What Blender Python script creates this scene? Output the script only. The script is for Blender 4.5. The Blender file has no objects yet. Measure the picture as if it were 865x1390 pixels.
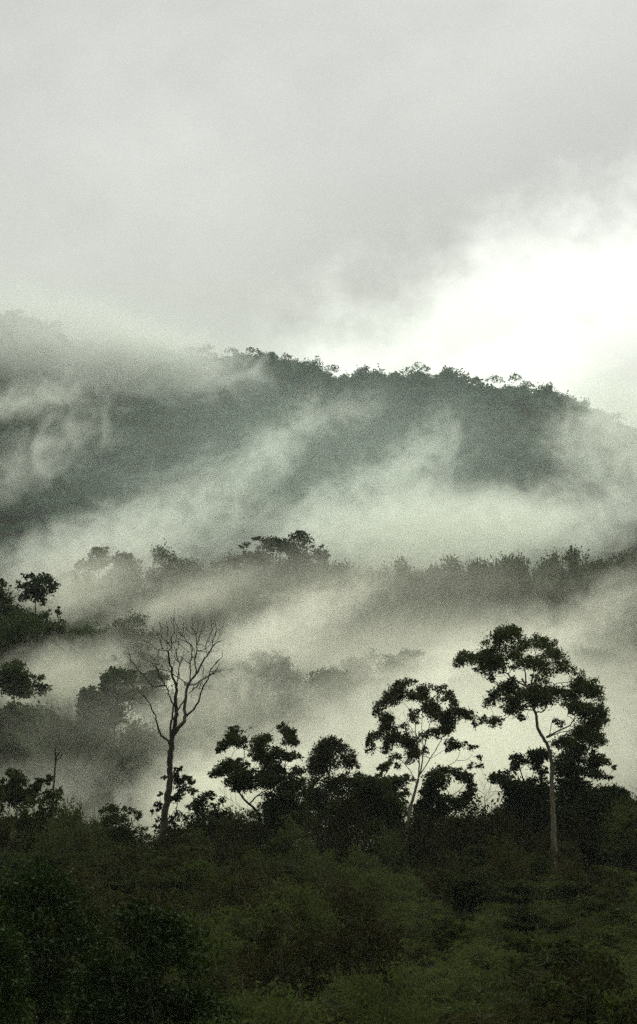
import bpy, math, random
import numpy as np
from mathutils import Vector, Matrix
HAZE = .00003
SKY_LOW, SKY_MID, SKY_ZEN, SKY_BACK, GAP, SUNP, EXPO, DENOISE = .43, .535, 2.15, .35, .5, 1.2, 0.42, False

# ------------------------------------------------------------------ camera frame
F = 3937.0                       # focal length in photo pixels (vertical field of 20 degrees)
CAM = np.array([0.0, 0.0, 14.0])
TH = math.atan(305.0 / F)        # the camera tilts up a little: the level line is at y = 1000
def P(px, py, d):
    """world point at ground distance d that the pixel looks at"""
    x = (px - 432.5) / F; y = (695.0 - py) / F
    dy = math.cos(TH) - y * math.sin(TH); dz = math.sin(TH) + y * math.cos(TH)
    s = d / dy
    return np.array([x * s, d, CAM[2] + dz * s])
def M(d): return d / F           # metres per photo pixel at distance d

sc = bpy.context.scene
C = sc.collection

# ------------------------------------------------------------------ object helpers
def tag(o, label=None, cat=None, group=None, kind=None):
    if label: o['label'] = label
    if cat: o['category'] = cat
    if group: o['group'] = group
    if kind: o['kind'] = kind
    return o
def empty(name, loc):
    o = bpy.data.objects.new(name, None); o.empty_display_size = 0.5
    o.location = loc; C.objects.link(o); return o
def copy_tree(o, parent=None):
    c = o.copy(); C.objects.link(c); c.parent = parent
    for ch in list(o.children): copy_tree(ch, c)
    return c

class Geo:
    """collects quads and builds ONE mesh"""
    def __init__(s): s.v = []; s.f = []; s.n = 0; s.t = []
    def add(s, v, f, tint=0.5):
        v = np.asarray(v, float).reshape(-1, 3); f = np.asarray(f, int)
        s.v.append(v); s.f.append(f + s.n); s.n += len(v)
        t = np.asarray(tint, float)
        s.t.append(np.full(len(v), float(t)) if t.ndim == 0 else t)
    def mesh(s, name, smooth=False):
        v = np.concatenate(s.v).astype(np.float32); f = np.concatenate(s.f).astype(np.int32)
        m = bpy.data.meshes.new(name)
        m.vertices.add(len(v)); m.vertices.foreach_set('co', v.ravel())
        m.loops.add(f.size); m.loops.foreach_set('vertex_index', f.ravel())
        m.polygons.add(len(f)); m.polygons.foreach_set('loop_start', np.arange(len(f), dtype=np.int32) * 4)
        m.polygons.foreach_set('loop_total', np.full(len(f), 4, np.int32))
        if smooth: m.polygons.foreach_set('use_smooth', np.ones(len(f), bool))
        a = m.attributes.new('tint', 'FLOAT', 'POINT'); a.data.foreach_set('value', np.concatenate(s.t).astype(np.float32))
        m.update(calc_edges=True); m.validate()
        return m
    def build(s, name, mat, parent=None, smooth=False):
        m = s.mesh(name, smooth); m.materials.append(mat)
        o = bpy.data.objects.new(name, m); C.objects.link(o)
        if parent is not None: o.parent = parent
        return o

def tube(g, pts, rad, sides=6, rng=None, rough=0.0):
    pts = np.asarray(pts, float); n = len(pts)
    rad = np.asarray(rad, float)
    t = np.gradient(pts, axis=0); t /= np.linalg.norm(t, axis=1)[:, None] + 1e-9
    ref = np.array([0.31, 0.95, 0.05])
    u = np.cross(t, ref); u /= np.linalg.norm(u, axis=1)[:, None] + 1e-9
    w = np.cross(t, u)
    a = np.arange(sides) * 2 * math.pi / sides
    R = rad[:, None] * np.ones(sides)
    if rng is not None and rough: R = R * (1 + rough * (rng.random(R.shape) - .5))
    ring = pts[:, None, :] + R[..., None] * (np.cos(a)[None, :, None] * u[:, None, :] + np.sin(a)[None, :, None] * w[:, None, :])
    v = ring.reshape(-1, 3)
    i = np.arange(n - 1)[:, None] * sides; j = np.arange(sides)[None, :]; k = (j + 1) % sides
    f = np.stack([i + j, i + k, i + sides + k, i + sides + j], -1).reshape(-1, 4)
    g.add(v, f)
    tip = len(v)
    g.add(np.vstack([v[-sides:], pts[-1] + t[-1] * rad[-1]]), [[q, (q + 1) % sides, sides, sides] for q in range(sides)]) if False else None

def resample(pts, step):
    """smooth polyline (Catmull-Rom) through control points"""
    pts = np.asarray(pts, float)
    if len(pts) < 3:
        n = max(2, int(np.linalg.norm(pts[-1, :3] - pts[0, :3]) / step) + 1)
        return pts[0] + (pts[-1] - pts[0]) * np.linspace(0, 1, n)[:, None]
    e = np.vstack([2 * pts[0] - pts[1], pts, 2 * pts[-1] - pts[-2]])
    out = []
    for i in range(1, len(e) - 2):
        L = np.linalg.norm(e[i + 1, :3] - e[i, :3]); n = max(2, int(L / step) + 1)
        for t in np.linspace(0, 1, n, endpoint=False):
            out.append(.5 * ((2 * e[i]) + (-e[i-1] + e[i+1]) * t + (2*e[i-1] - 5*e[i] + 4*e[i+1] - e[i+2]) * t*t + (-e[i-1] + 3*e[i] - 3*e[i+1] + e[i+2]) * t**3))
    out.append(pts[-1])
    return np.array(out)

def leaves(g, c, size, rng, droop=0.35, aspect=0.5, tint=0.5, up=0.0):
    """one rhombic leaf or leaf spray per centre"""
    n = len(c)
    if n == 0: return
    a = rng.random(n) * 2 * math.pi
    el = (rng.random(n) - 0.5) * 2.0 - droop
    d = np.stack([np.cos(a) * np.cos(el), np.sin(a) * np.cos(el), np.sin(el)], 1)
    r = rng.normal(size=(n, 3)); r[:, 2] *= (1 - up)
    s = np.cross(d, r); s /= np.linalg.norm(s, axis=1)[:, None] + 1e-9
    L = size * (0.6 + 0.8 * rng.random(n))[:, None]
    W = L * aspect
    nrm = np.cross(d, s)
    v = np.stack([c - d * L * .5, c + s * W * .5 + nrm * W * .15, c + d * L * .5, c - s * W * .5 + nrm * W * .15], 1).reshape(-1, 3)
    f = np.arange(n * 4).reshape(-1, 4)
    t = np.asarray(tint, float)
    t = np.repeat(t if t.ndim else np.full(n, float(t)), 4)
    g.add(v, f, t)

def clump(g, c, r, n, size, rng, sub=7, tint=0.5, **kw):
    """uneven tuft: leaves gathered round sub-centres spread through an ellipsoid, with a few strays"""
    c = np.asarray(c, float); r = np.asarray(r, float)
    u = rng.normal(size=(sub, 3)); u /= np.linalg.norm(u, axis=1)[:, None]
    u[:, 2] = np.where(u[:, 2] < -0.45, -u[:, 2] * .6, u[:, 2])
    sc_ = c + u * r * (0.25 + 0.6 * rng.random(sub))[:, None]
    rs = (.42 * np.prod(r) ** (1 / 3.) + .2 * r.mean()) * (.6 + .7 * rng.random(sub))
    k = rng.integers(0, sub, n)
    w = rng.normal(size=(n, 3)); w /= np.linalg.norm(w, axis=1)[:, None] + 1e-9
    q = rng.random(n) ** .45 * np.where(rng.random(n) < .15, 1.5, 1.0)
    p = sc_[k] + w * (rs[k] * q)[:, None] * np.array([1, 1, .8])
    loose = rng.random(n) < .4                              # the rest fills the tuft evenly
    p = np.where(loose[:, None], c + w * r * (rng.random(n) ** .4 * (.98 + .2 * rng.normal(size=n)))[:, None], p)
    t = np.clip(tint + (rng.random(sub)[k] - .5) * .35, 0, 1)
    leaves(g, p, size, rng, tint=t, **kw)

# ------------------------------------------------------------------ materials
def new_mat(name):
    m = bpy.data.materials.new(name); m.use_nodes = True
    nt = m.node_tree; nt.nodes.clear()
    return m, nt, nt.nodes, nt.links
def foliage(name, dark, light, trans=0.35, gloss=0.0):
    m, nt, N, L = new_mat(name)
    out = N.new('ShaderNodeOutputMaterial')
    at = N.new('ShaderNodeAttribute'); at.attribute_name = 'tint'
    gi = N.new('ShaderNodeNewGeometry'); oi = N.new('ShaderNodeObjectInfo')
    a1 = N.new('ShaderNodeMath'); a1.operation = 'MULTIPLY_ADD'; a1.inputs[1].default_value = .35; L.new(gi.outputs['Random Per Island'], a1.inputs[0]); L.new(at.outputs['Fac'], a1.inputs[2])
    a2 = N.new('ShaderNodeMath'); a2.operation = 'MULTIPLY_ADD'; a2.inputs[1].default_value = .4; L.new(oi.outputs['Random'], a2.inputs[0]); L.new(a1.outputs[0], a2.inputs[2])
    cr = N.new('ShaderNodeValToRGB'); e = cr.color_ramp.elements
    e[0].position = .3; e[0].color = (*dark, 1); e[1].position = 1.15 if False else 1.0; e[1].color = (*light, 1)
    L.new(a2.outputs[0], cr.inputs[0])
    d = N.new('ShaderNodeBsdfDiffuse'); t = N.new('ShaderNodeBsdfTranslucent')
    L.new(cr.outputs[0], d.inputs[0])
    mx = N.new('ShaderNodeMixShader'); mx.inputs[0].default_value = trans
    hs = N.new('ShaderNodeHueSaturation'); hs.inputs['Saturation'].default_value = 1.2; L.new(cr.outputs[0], hs.inputs['Color']); L.new(hs.outputs[0], t.inputs[0])
    L.new(d.outputs[0], mx.inputs[1]); L.new(t.outputs[0], mx.inputs[2])
    res = mx.outputs[0]
    if gloss:
        gl = N.new('ShaderNodeBsdfGlossy'); gl.inputs['Roughness'].default_value = .42; gl.inputs['Color'].default_value = (.8, .9, .7, 1)
        m2 = N.new('ShaderNodeMixShader'); m2.inputs[0].default_value = gloss; L.new(res, m2.inputs[1]); L.new(gl.outputs[0], m2.inputs[2]); res = m2.outputs[0]
    L.new(res, out.inputs['Surface'])
    return m
def bark(name, c1, c2, scale=1.5):
    m, nt, N, L = new_mat(name)
    out = N.new('ShaderNodeOutputMaterial'); b = N.new('ShaderNodeBsdfPrincipled'); b.inputs['Roughness'].default_value = .9; b.inputs['Specular IOR Level'].default_value = .15
    tc = N.new('ShaderNodeTexCoord'); mp = N.new('ShaderNodeMapping'); mp.inputs['Scale'].default_value = (3, 3, .6); L.new(tc.outputs['Object'], mp.inputs[0])
    no = N.new('ShaderNodeTexNoise'); no.inputs['Scale'].default_value = scale; no.inputs['Detail'].default_value = 6; no.inputs['Roughness'].default_value = .7; L.new(mp.outputs[0], no.inputs['Vector'])
    cr = N.new('ShaderNodeValToRGB'); e = cr.color_ramp.elements
    e[0].position = .35; e[0].color = (*c1, 1); e[1].position = .68; e[1].color = (*c2, 1); L.new(no.outputs['Fac'], cr.inputs[0])
    L.new(cr.outputs[0], b.inputs['Base Color'])
    bp = N.new('ShaderNodeBump'); bp.inputs['Strength'].default_value = .5; bp.inputs['Distance'].default_value = .05; L.new(no.outputs['Fac'], bp.inputs['Height']); L.new(bp.outputs[0], b.inputs['Normal'])
    L.new(b.outputs[0], out.inputs['Surface'])
    return m
MF_near = foliage('foreground_leaves', (.009, .012, .005), (.040, .052, .018), .3)
MF_mid = foliage('hillside_leaves', (.018, .025, .011), (.04, .055, .022), .25)
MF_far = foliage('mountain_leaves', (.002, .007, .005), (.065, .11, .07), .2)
MF_bush = foliage('bush_leaves', (.003, .0045, .0018), (.047, .06, .02), .35)
MF_fine = foliage('sparse_leaves', (.014, .016, .008), (.04, .046, .02), .3)
MF_brown = foliage('brownish_bush_leaves', (.003, .003, .0013), (.036, .036, .014), .3)
MF_gloss = foliage('glossy_broad_leaves', (.001, .0018, .0007), (.016, .03, .005), .3, .012)
MB_dark = bark('dark_bark', (.02, .017, .012), (.06, .05, .036))
MB_dead = bark('dead_wood_bark', (.018, .014, .009), (.05, .04, .026))
MB_pale = bark('pale_bark', (.03, .025, .016), (.21, .185, .13))

# ------------------------------------------------------------------ terrain
COLS = [-700, -300, 0, 140, 300, 450, 650, 865, 1200, 1600]
ROWS = {
 -200: [16]*10, 0: [12]*10, 25: [8.5]*10, 60: [2]*10, 100: [0]*10, 200: [0]*10, 300: [.5]*10, 335: [-1]*10,
 365: [14, 10, 5, -2, -3, -5, -5, -5, -4, 0],
 400: [22, 16, 10, 0, -2, -3, -3, -1, 2, 6],
 455: [44, 36, 26, 8, 4, 3, 3, 5, 8, 12],
 540: [48, 40, 29, 23, 20, 18, 18, 20, 24, 30],
 620: [52, 46, 37, 36, 37, 34, 34, 37, 42, 48],
 700: [40, 34, 28, 27, 27, 26, 26, 27, 30, 34],
 850: [15]*10, 1150: [8]*10}
MX = [-500, -300, -100, 0, 50, 100, 200, 330, 400, 450, 550, 650, 750, 800, 865, 1000, 1200, 1500]
MY = [300, 340, 400, 437, 452, 480, 500, 494, 500, 522, 524, 530, 546, 570, 604, 660, 740, 850]
def cosint(a, b, t): return a + (b - a) * (.5 - .5 * math.cos(math.pi * t))
_ds = sorted(ROWS)
def crest(px): return P(px, float(np.interp(px, MX, MY)), 1700)[2]
def height(x, y):
    yy = max(y, 60.0)
    px = 432.5 + x / yy * F
    pc = 432.5 + x / max(y, 330.) * F
    if y <= 1150:
        i = 0
        while i < len(_ds) - 2 and y > _ds[i + 1]: i += 1
        a, b = _ds[i], _ds[i + 1]; t = min(1, max(0, (y - a) / (b - a)))
        h = cosint(np.interp(pc, COLS, ROWS[a]), np.interp(pc, COLS, ROWS[b]), t)
    else:
        pm = 432.5 + x / 1700. * F
        top = crest(pm)
        y0 = 1370 + 30 * math.sin(x * .021 + 1.3) + 18 * math.sin(x * .057)
        if y < y0: t = (y - 1150) / (y0 - 1150); h = 8 + 14 * t * t
        elif y < 1700:
            t = (y - y0) / (1700 - y0)
            w = math.sin(math.pi * t)
            h = 22 + (top - 22) * (t ** .92) + w * (14 * math.sin(x * .035 + t * 3.1) + 7 * math.sin(x * .083 - t * 5))
        else:
            t = min(1, (y - 1700) / 700.); h = top * (1 - t) + 10 * t
            h -= 10 * min(1, (y - 1700) / 60.)
    n = .6 * math.sin(x * .13 + y * .07) + .5 * math.sin(x * .051 - y * .11 + 2)
    return h + n * min(1.0, max(0, (y - 100) / 200.)) * (1 if y < 700 else 2.5)
def build_terrain():
    ys = np.concatenate([np.arange(-200, 340, 10), np.arange(340, 720, 7), np.arange(720, 1300, 25), np.arange(1300, 1760, 9), np.arange(1760, 4200, 120)])
    nx = 150; g = Geo(); v = []
    for y in ys:
        half = 260 + max(0, y) * .55
        for i in range(nx + 1):
            s = (i / nx) * 2 - 1; x = half * (0.45 * s + 0.55 * s ** 3)
            v.append((x, y, height(x, y)))
    i = np.arange(len(ys) - 1)[:, None] * (nx + 1); j = np.arange(nx)[None, :]
    f = np.stack([i + j, i + j + 1, i + nx + 2 + j, i + nx + 1 + j], -1).reshape(-1, 4)
    g.add(v, f)
    m, nt, N, L = new_mat('soil_and_litter')
    out = N.new('ShaderNodeOutputMaterial'); b = N.new('ShaderNodeBsdfPrincipled'); b.inputs['Roughness'].default_value = 1; b.inputs['Specular IOR Level'].default_value = 0
    gm = N.new('ShaderNodeNewGeometry'); no = N.new('ShaderNodeTexNoise'); no.inputs['Scale'].default_value = .35; no.inputs['Detail'].default_value = 8; L.new(gm.outputs['Position'], no.inputs['Vector'])
    cr = N.new('ShaderNodeValToRGB'); e = cr.color_ramp.elements; e[0].position = .35; e[0].color = (.008, .009, .005, 1); e[1].position = .7; e[1].color = (.018, .02, .01, 1)
    L.new(no.outputs['Fac'], cr.inputs[0]); L.new(cr.outputs[0], b.inputs['Base Color']); L.new(b.outputs[0], out.inputs['Surface'])
    tag(g.build('ground', m, smooth=True), kind='structure')
build_terrain()

# ------------------------------------------------------------------ growing trees
class Skel:
    """limb samples; every sample remembers which part (trunk or limb) it belongs to"""
    def __init__(s): s.p = np.zeros((0, 3)); s.r = np.zeros(0); s.g = np.zeros(0, int); s.geos = []
    def part(s): s.geos.append(Geo()); return len(s.geos) - 1
    def add(s, pts, rad, gi, sides=6, rng=None, rough=.0, first=0):
        tube(s.geos[gi], pts, rad, sides, rng, rough)
        s.p = np.vstack([s.p, pts[first:]]); s.r = np.concatenate([s.r, rad[first:]]); s.g = np.concatenate([s.g, np.full(len(pts) - first, gi)])
    def near(s, q): return int(np.argmin(np.linalg.norm(s.p - q, axis=1)))
    def connect(s, targets, rng, rtip=.03, rk=.022, up=.5, step=.5, top=None):
        if not len(targets): return
        T = np.asarray(targets, float)
        order = np.argsort([np.linalg.norm(s.p - t, axis=1).min() for t in T])
        for i in order:
            t = T[i]; dlt = t - s.p; D = np.linalg.norm(dlt, axis=1) + 1e-6
            cost = D * (1 + up * np.clip(.35 - dlt[:, 2] / D, 0, 2)) / np.clip(s.r / .05, .35, 1.2) ** .25
            j = int(np.argmin(cost)); a = s.p[j]; l = D[j]
            if l < .25: continue
            r0 = min(s.r[j] * .75, rtip + rk * l)
            mid = a + (t - a) * .5 + np.array([rng.normal() * .09, rng.normal() * .09, rng.normal() * .06 - .04]) * l
            pts = resample(np.array([a, mid, t]), max(step, l / 6))
            pts[1:-1] += rng.normal(size=(len(pts) - 2, 3)) * .025 * l
            s.add(pts, np.linspace(r0, rtip * .8, len(pts)), int(s.g[j]), 4, first=1)

def finish(name, loc, sk, crown, bmat, fmat, label, cat, group=None, names=None, crown_name='crown'):
    o = empty(name, loc)
    for i, g in enumerate(sk.geos):
        if g.n: g.build('trunk' if i == 0 else 'limb', bmat if not isinstance(bmat, list) else bmat[min(i, len(bmat) - 1)], o, smooth=True)
    if crown is not None and crown.n: crown.build(crown_name, fmat, o)
    return tag(o, label, cat, group)

def hero(name, label, cat, d, reg, limbs, clumps, seed, leaf=.34, dens=1.5, bmat=None, fmat=None, group=None, spread=.75, sub=6, droop=.35, twigs=0, rtip=.03, tint=.45, rmul=1.0, sink=.5, aspect=.5, fill=.8, wisp=2, crook=.02):
    """a tree drawn after the photograph: reg = (x, y, width) of a crop 865 wide; limbs = [(points, r0, r1 in photo px)]; clumps = [(x, y, rx, ry)] in crop units"""
    rng = np.random.default_rng(seed); ox, oy, wd = reg; s = wd / 865.; k = M(d)
    W = lambda q, dy=0.0: P(ox + q[0] * s, oy + q[1] * s, d + dy)
    b = W(limbs[0][0][0]); base = np.array([b[0], d, height(b[0], d)])
    sk = Skel()
    for i, (pts, r0, r1) in enumerate(limbs):
        gi = sk.part() if (i == 0 or r0 > .55) else None
        q = [W(p) - base for p in pts]
        if i == 0:
            if q[0][2] > .3: q = [np.array([q[0][0], 0, -sink])] + q
            else: q[0][2] = -sink
            y0 = 0; y1 = rng.uniform(-.5, .5)
            start = None
        else:
            j = sk.near(q[0] + np.array([0, 0, 0])); 
            dd = np.linalg.norm((sk.p - q[0])[:, [0, 2]], axis=1); j = int(np.argmin(dd)); y0 = sk.p[j, 1]
            ln = sum(np.linalg.norm(q[n + 1] - q[n]) for n in range(len(q) - 1)); y1 = y0 + rng.uniform(-1, 1) * ln * .55
            if gi is None: gi = int(sk.g[j])
        t = np.linspace(0, 1, len(q))
        q = [W(pts[max(0, n - (len(q) - len(pts)))], y0 + (y1 - y0) * t[n]) - base if not (i == 0 and n == 0) else q[0] for n in range(len(q))]
        q = resample(np.array(q), .45)
        q[1:-1] += rng.normal(size=(len(q) - 2, 3)) * crook
        rad = np.linspace(r0, r1, len(q)) * k * rmul
        if i == 0:
            rad = rad * (1 + .55 * np.exp(-np.linspace(0, 9, len(q))))   # flare at the foot
        sk.add(q, rad, gi, 8 if r0 > 1.2 else 5, rng, .12, first=0 if i == 0 else 1)
    if twigs:
        ends = [np.argmin(0 * sk.r)]
        fine = np.where((sk.r < .9 * k) & (sk.p[:, 2] > .45 * sk.p[:, 2].max()))[0]
        for j in rng.choice(fine, min(twigs, len(fine)), replace=False):
            a = sk.p[j]; dr = a - sk.p[max(0, j - 2)]; dr = dr / (np.linalg.norm(dr) + 1e-6) + rng.normal(size=3) * .55 + np.array([0, 0, .35]); dr /= np.linalg.norm(dr)
            l = rng.uniform(.6, 1.9); e = a + dr * l; m_ = a + dr * l * .5 + rng.normal(size=3) * .12 * l
            tube(sk.geos[int(sk.g[j])], resample(np.array([a, m_, e]), .4), np.linspace(min(sk.r[j], .045), .018, len(resample(np.array([a, m_, e]), .4))), 4)
    crown = Geo()
    if clumps:
        cx = np.array([c[0] for c in clumps], float); cm = cx.mean(); hw = max(1, np.abs(cx - cm).max())
        cc = []
        full = list(clumps); arr = np.array(clumps, float)
        for i in range(len(arr)):
            D = np.hypot(arr[:, 0] - arr[i, 0], arr[:, 1] - arr[i, 1]) / (arr[i, 2] + 1e-6); D[i] = 9
            for j in np.argsort(D)[:2]:
                if D[j] < 1.6 and rng.random() < fill: full.append(tuple(.5 * (arr[i] + arr[j]) + np.array([rng.normal() * 6, rng.normal() * 6, 0, 0])))
        for (x, y, rx, ry) in clumps:          # thin wispy tufts that break up the outline of the big ones
            for _ in range(wisp):
                a = rng.uniform(0, 6.28); full.append((x + math.cos(a) * rx * .85, y + math.sin(a) * ry * 1.05, -rx * rng.uniform(.3, .55), ry * rng.uniform(.35, .6)))
        for (x, y, rx, ry) in full:
            thin = rx < 0; rx = abs(rx)
            e = math.sqrt(max(.05, 1 - ((x - cm) / hw) ** 2 * .9)) * hw * s * k * spread
            dy = rng.uniform(-1, 1) * e
            c = W((x, y), dy) - base; rr = np.array([rx * s * k, .5 * (rx + ry) * s * k * 1.1, ry * s * k]) * 1.05
            n = int((.6 if thin else .85) * dens * rx * s * ry * s * (.34 / leaf) ** 2 * (M(290) / k * 0 + 1)) + 12
            clump(crown, c, rr, n, leaf, rng, sub=sub, tint=tint + rng.uniform(-.1, .1), droop=droop, aspect=aspect)
            cc.append(c - np.array([0, 0, rr[2] * .25]))
            for _ in range(2): cc.append(c + rng.normal(size=3) * rr * .35)
        sk.connect(cc, rng, rtip=rtip)
    return finish(name, base, sk, crown, bmat, fmat, label, cat, group)

def grow(seed, H, W, base_frac, ncl, leaf, nleaf, shape='round', flat=.5, sub=6, tint=.45, r0=None, lean=0, rc=.24):
    """a tree grown at the origin: returns skeleton and crown"""
    rng = np.random.default_rng(seed); sk = Skel(); sk.part()
    top = H * (.72 if shape != 'tall' else .88); r0 = r0 or H * .016
    z = np.linspace(-.6, top, 7); off = np.cumsum(rng.normal(size=(7, 2)) * .018 * H, axis=0); off[:2] = 0
    pts = np.column_stack([off[:, 0] + lean * (z / top) ** 2, off[:, 1], z]); pts = resample(pts, H / 16)
    sk.add(pts, np.linspace(r0, r0 * .35, len(pts)) * (1 + .5 * np.exp(-np.linspace(0, 9, len(pts)))), 0, 7, rng, .1)
    crown = Geo(); cc = []; zb = H * base_frac; hh = H - zb
    for i in range(ncl):
        u = rng.normal(size=3); u /= np.linalg.norm(u); q = rng.uniform(.2, 1.0)
        if shape == 'umbrella': u[2] = abs(u[2]) * .6 + .15; zc = zb + hh * .25
        else: zc = zb + hh * .48
        x = u[0] * W * .42 * q; y = u[1] * W * .42 * q; zz = zc + u[2] * hh * (.42 if shape != 'umbrella' else .75) * q
        if shape == 'tall': f = 1.15 - .75 * max(0, (zz - zb) / hh); x *= f; y *= f
        c = np.array([x + off[-1, 0] + lean, y + off[-1, 1], zz]); rr = np.array([1, 1, flat]) * W * rc * rng.uniform(.6, 1.15)
        clump(crown, c, rr, int(nleaf * (rr[0] / (W * rc)) ** 2), leaf, rng, sub=sub, tint=tint + rng.uniform(-.12, .12))
        cc.append(c - np.array([0, 0, rr[2] * .3])); cc.append(c + rng.normal(size=3) * rr * .4)
    sk.connect(cc, rng, rtip=.02 + H * .001, rk=.02)
    return sk, crown
def bush(seed, H, W, ncl, leaf, nleaf, tint=.45, droop=.2, aspect=.45, stems=6, sub=6):
    rng = np.random.default_rng(seed); sk = Skel(); sk.part(); crown = Geo()
    for i in range(stems):
        a = rng.uniform(0, 6.28); l = rng.uniform(.1, .3) * W
        pts = resample(np.array([[0, 0, -.3], [math.cos(a) * l * .4, math.sin(a) * l * .4, H * .35], [math.cos(a) * l, math.sin(a) * l, H * rng.uniform(.6, .85)]]) + np.array([rng.normal() * .15, rng.normal() * .15, 0]), H / 6)
        sk.add(pts, np.linspace(.06, .02, len(pts)), 0, 5)
    for i in range(ncl):
        a = rng.uniform(0, 6.28); q = math.sqrt(rng.uniform(0, 1)); z = H * (1 - .55 * q * q) * rng.uniform(.45, .93)
        if i % 3 == 0: z *= rng.uniform(.3, .8)
        c = np.array([math.cos(a) * q * W * .42, math.sin(a) * q * W * .42, z]); rr = np.array([1, 1, .7]) * W * rng.uniform(.1, .19)
        clump(crown, c, rr, nleaf, leaf, rng, sub=sub, tint=tint + rng.uniform(-.15, .15), droop=droop, aspect=aspect)
        if i % 2 == 0: sk.connect([c], rng, rtip=.015, rk=.012)
    # a few bare whips standing clear of the leaves
    for i in range(5):
        a = rng.uniform(0, 6.28); e = np.array([math.cos(a) * W * .3, math.sin(a) * W * .3, H * rng.uniform(.9, 1.12)])
        sk.connect([e], rng, rtip=.012, rk=.006)
    return sk, crown

Z_TR = (0, 820, 440)
# --- the dead tree
z1 = lambda pts: [(160 + .185 * x - 0, 830 + .185 * y) for x, y in pts]
z2 = lambda pts: [(160 + .2081 * x, 980 + .2081 * y) for x, y in pts]
A = [(z2([(303, 830), (298, 740), (305, 640), (325, 500), (338, 400), (342, 300), (345, 200), (350, 130)]), 4.0, 2.9),
 (z2([(350, 130), (362, 60), (375, 0)]) + z1([(430, 730), (422, 660), (430, 560), (405, 480), (390, 420), (380, 350), (370, 290)]), 2.6, .75),
 (z2([(352, 125), (380, 55), (430, 0)]) + z1([(490, 778), (490, 720), (500, 600), (515, 550), (540, 500), (570, 460), (610, 400), (650, 330), (690, 270), (700, 210), (720, 150)]), 2.2, .35),
 (z2([(346, 140), (330, 125), (290, 85), (262, 45)]) + z1([(295, 850), (280, 790), (255, 720), (230, 670), (205, 635), (185, 618)]), 1.3, .4),
 (z2([(346, 110), (342, 60), (350, 0)]) + z1([(405, 740), (403, 680), (375, 620), (370, 580), (345, 540), (330, 500), (300, 450), (280, 400)]), 1.3, .35),
 (z1([(496, 775), (560, 710), (590, 670), (610, 600), (640, 530), (670, 480), (680, 430), (725, 370)]), 1.15, .4),
 (z1([(530, 510), (535, 430), (530, 370), (545, 300), (540, 250), (500, 210), (460, 160), (435, 100)]), .75, .25),
 (z1([(575, 450), (565, 350), (580, 290), (575, 230), (570, 170), (530, 105)]), .8, .25),
 (z1([(430, 560), (440, 500), (445, 430), (455, 380), (435, 330), (440, 270), (452, 215)]), .7, .25),
 (z1([(345, 540), (310, 543), (260, 550), (225, 510), (205, 480), (150, 430), (110, 370), (80, 300)]), .8, .35),
 (z1([(505, 545), (470, 500), (410, 460), (350, 430), (310, 390), (260, 340)]), .6, .2),
 (z1([(430, 735), (465, 690), (495, 640)]), .9, .7),
 (z1([(520, 605), (560, 560), (595, 560), (620, 510), (632, 400)]), .5, .2),
 (z1([(515, 545), (560, 533), (600, 520), (650, 490), (680, 462), (712, 465)]), .7, .3),
 (z1([(680, 440), (705, 437), (767, 437)]), .45, .25),
 (z1([(370, 290), (320, 260), (310, 200), (270, 150), (245, 97)]), .55, .2),
 (z1([(370, 290), (400, 240), (405, 180), (415, 120), (405, 55)]), .55, .2),
 (z1([(388, 258), (340, 210), (310, 170), (320, 130), (305, 70)]), .45, .18),
 (z1([(330, 270), (290, 280), (250, 245), (170, 210)]), .4, .15),
 (z1([(380, 250), (355, 200), (365, 120), (350, 60)]), .4, .16),
 (z1([(455, 380), (420, 340), (390, 280)]), .4, .2),
 (z1([(255, 380), (190, 340), (130, 290)]), .3, .15), (z1([(310, 390), (255, 380)]), .3, .3),
 (z1([(650, 330), (675, 300), (702, 292)]), .35, .2),
 (z1([(658, 320), (645, 250), (672, 190), (690, 130), (672, 65)]), .45, .18),
 (z1([(700, 225), (740, 190), (765, 150)]), .35, .15),
 (z1([(562, 350), (540, 320), (520, 290), (490, 270)]), .35, .15),
 (z1([(570, 170), (520, 150), (475, 98)]), .35, .15), (z1([(578, 320), (612, 303)]), .3, .15), (z1([(580, 280), (590, 190), (615, 160)]), .35, .15),
 (z1([(540, 250), (512, 225), (530, 195)]), .3, .15), (z1([(225, 690), (190, 675), (148, 668)]), .35, .15), (z1([(330, 500), (290, 470), (240, 430), (200, 400)]), .3, .12),
 (z1([(300, 190), (255, 185), (240, 180)]), .3, .15), (z1([(400, 240), (425, 215), (430, 150), (425, 90)]), .35, .15)]
hero('dead_tree', 'tall leafless dead tree with a forked spreading crown of bare branches', 'dead tree', 300, (0, 0, 865), A, [], 11, bmat=MB_dead, twigs=120, rmul=1.35, crook=.05)
B = [([(295, 470), (297, 430), (300, 380), (305, 300), (312, 210), (310, 145)], 1.4, .55), ([(312, 212), (325, 180), (345, 150), (357, 105)], .6, .3), ([(314, 212), (335, 205), (352, 180)], .5, .25), ([(299, 402), (312, 392), (326, 377)], .5, .25), ([(300, 385), (291, 372)], .4, .2)]
hero('dead_tree', 'thin broken dead snag standing alone above the bushes with a forked tip', 'dead tree', 285, (0, 980, 210), B, [], 12, bmat=MB_dead, rmul=1.7)

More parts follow.
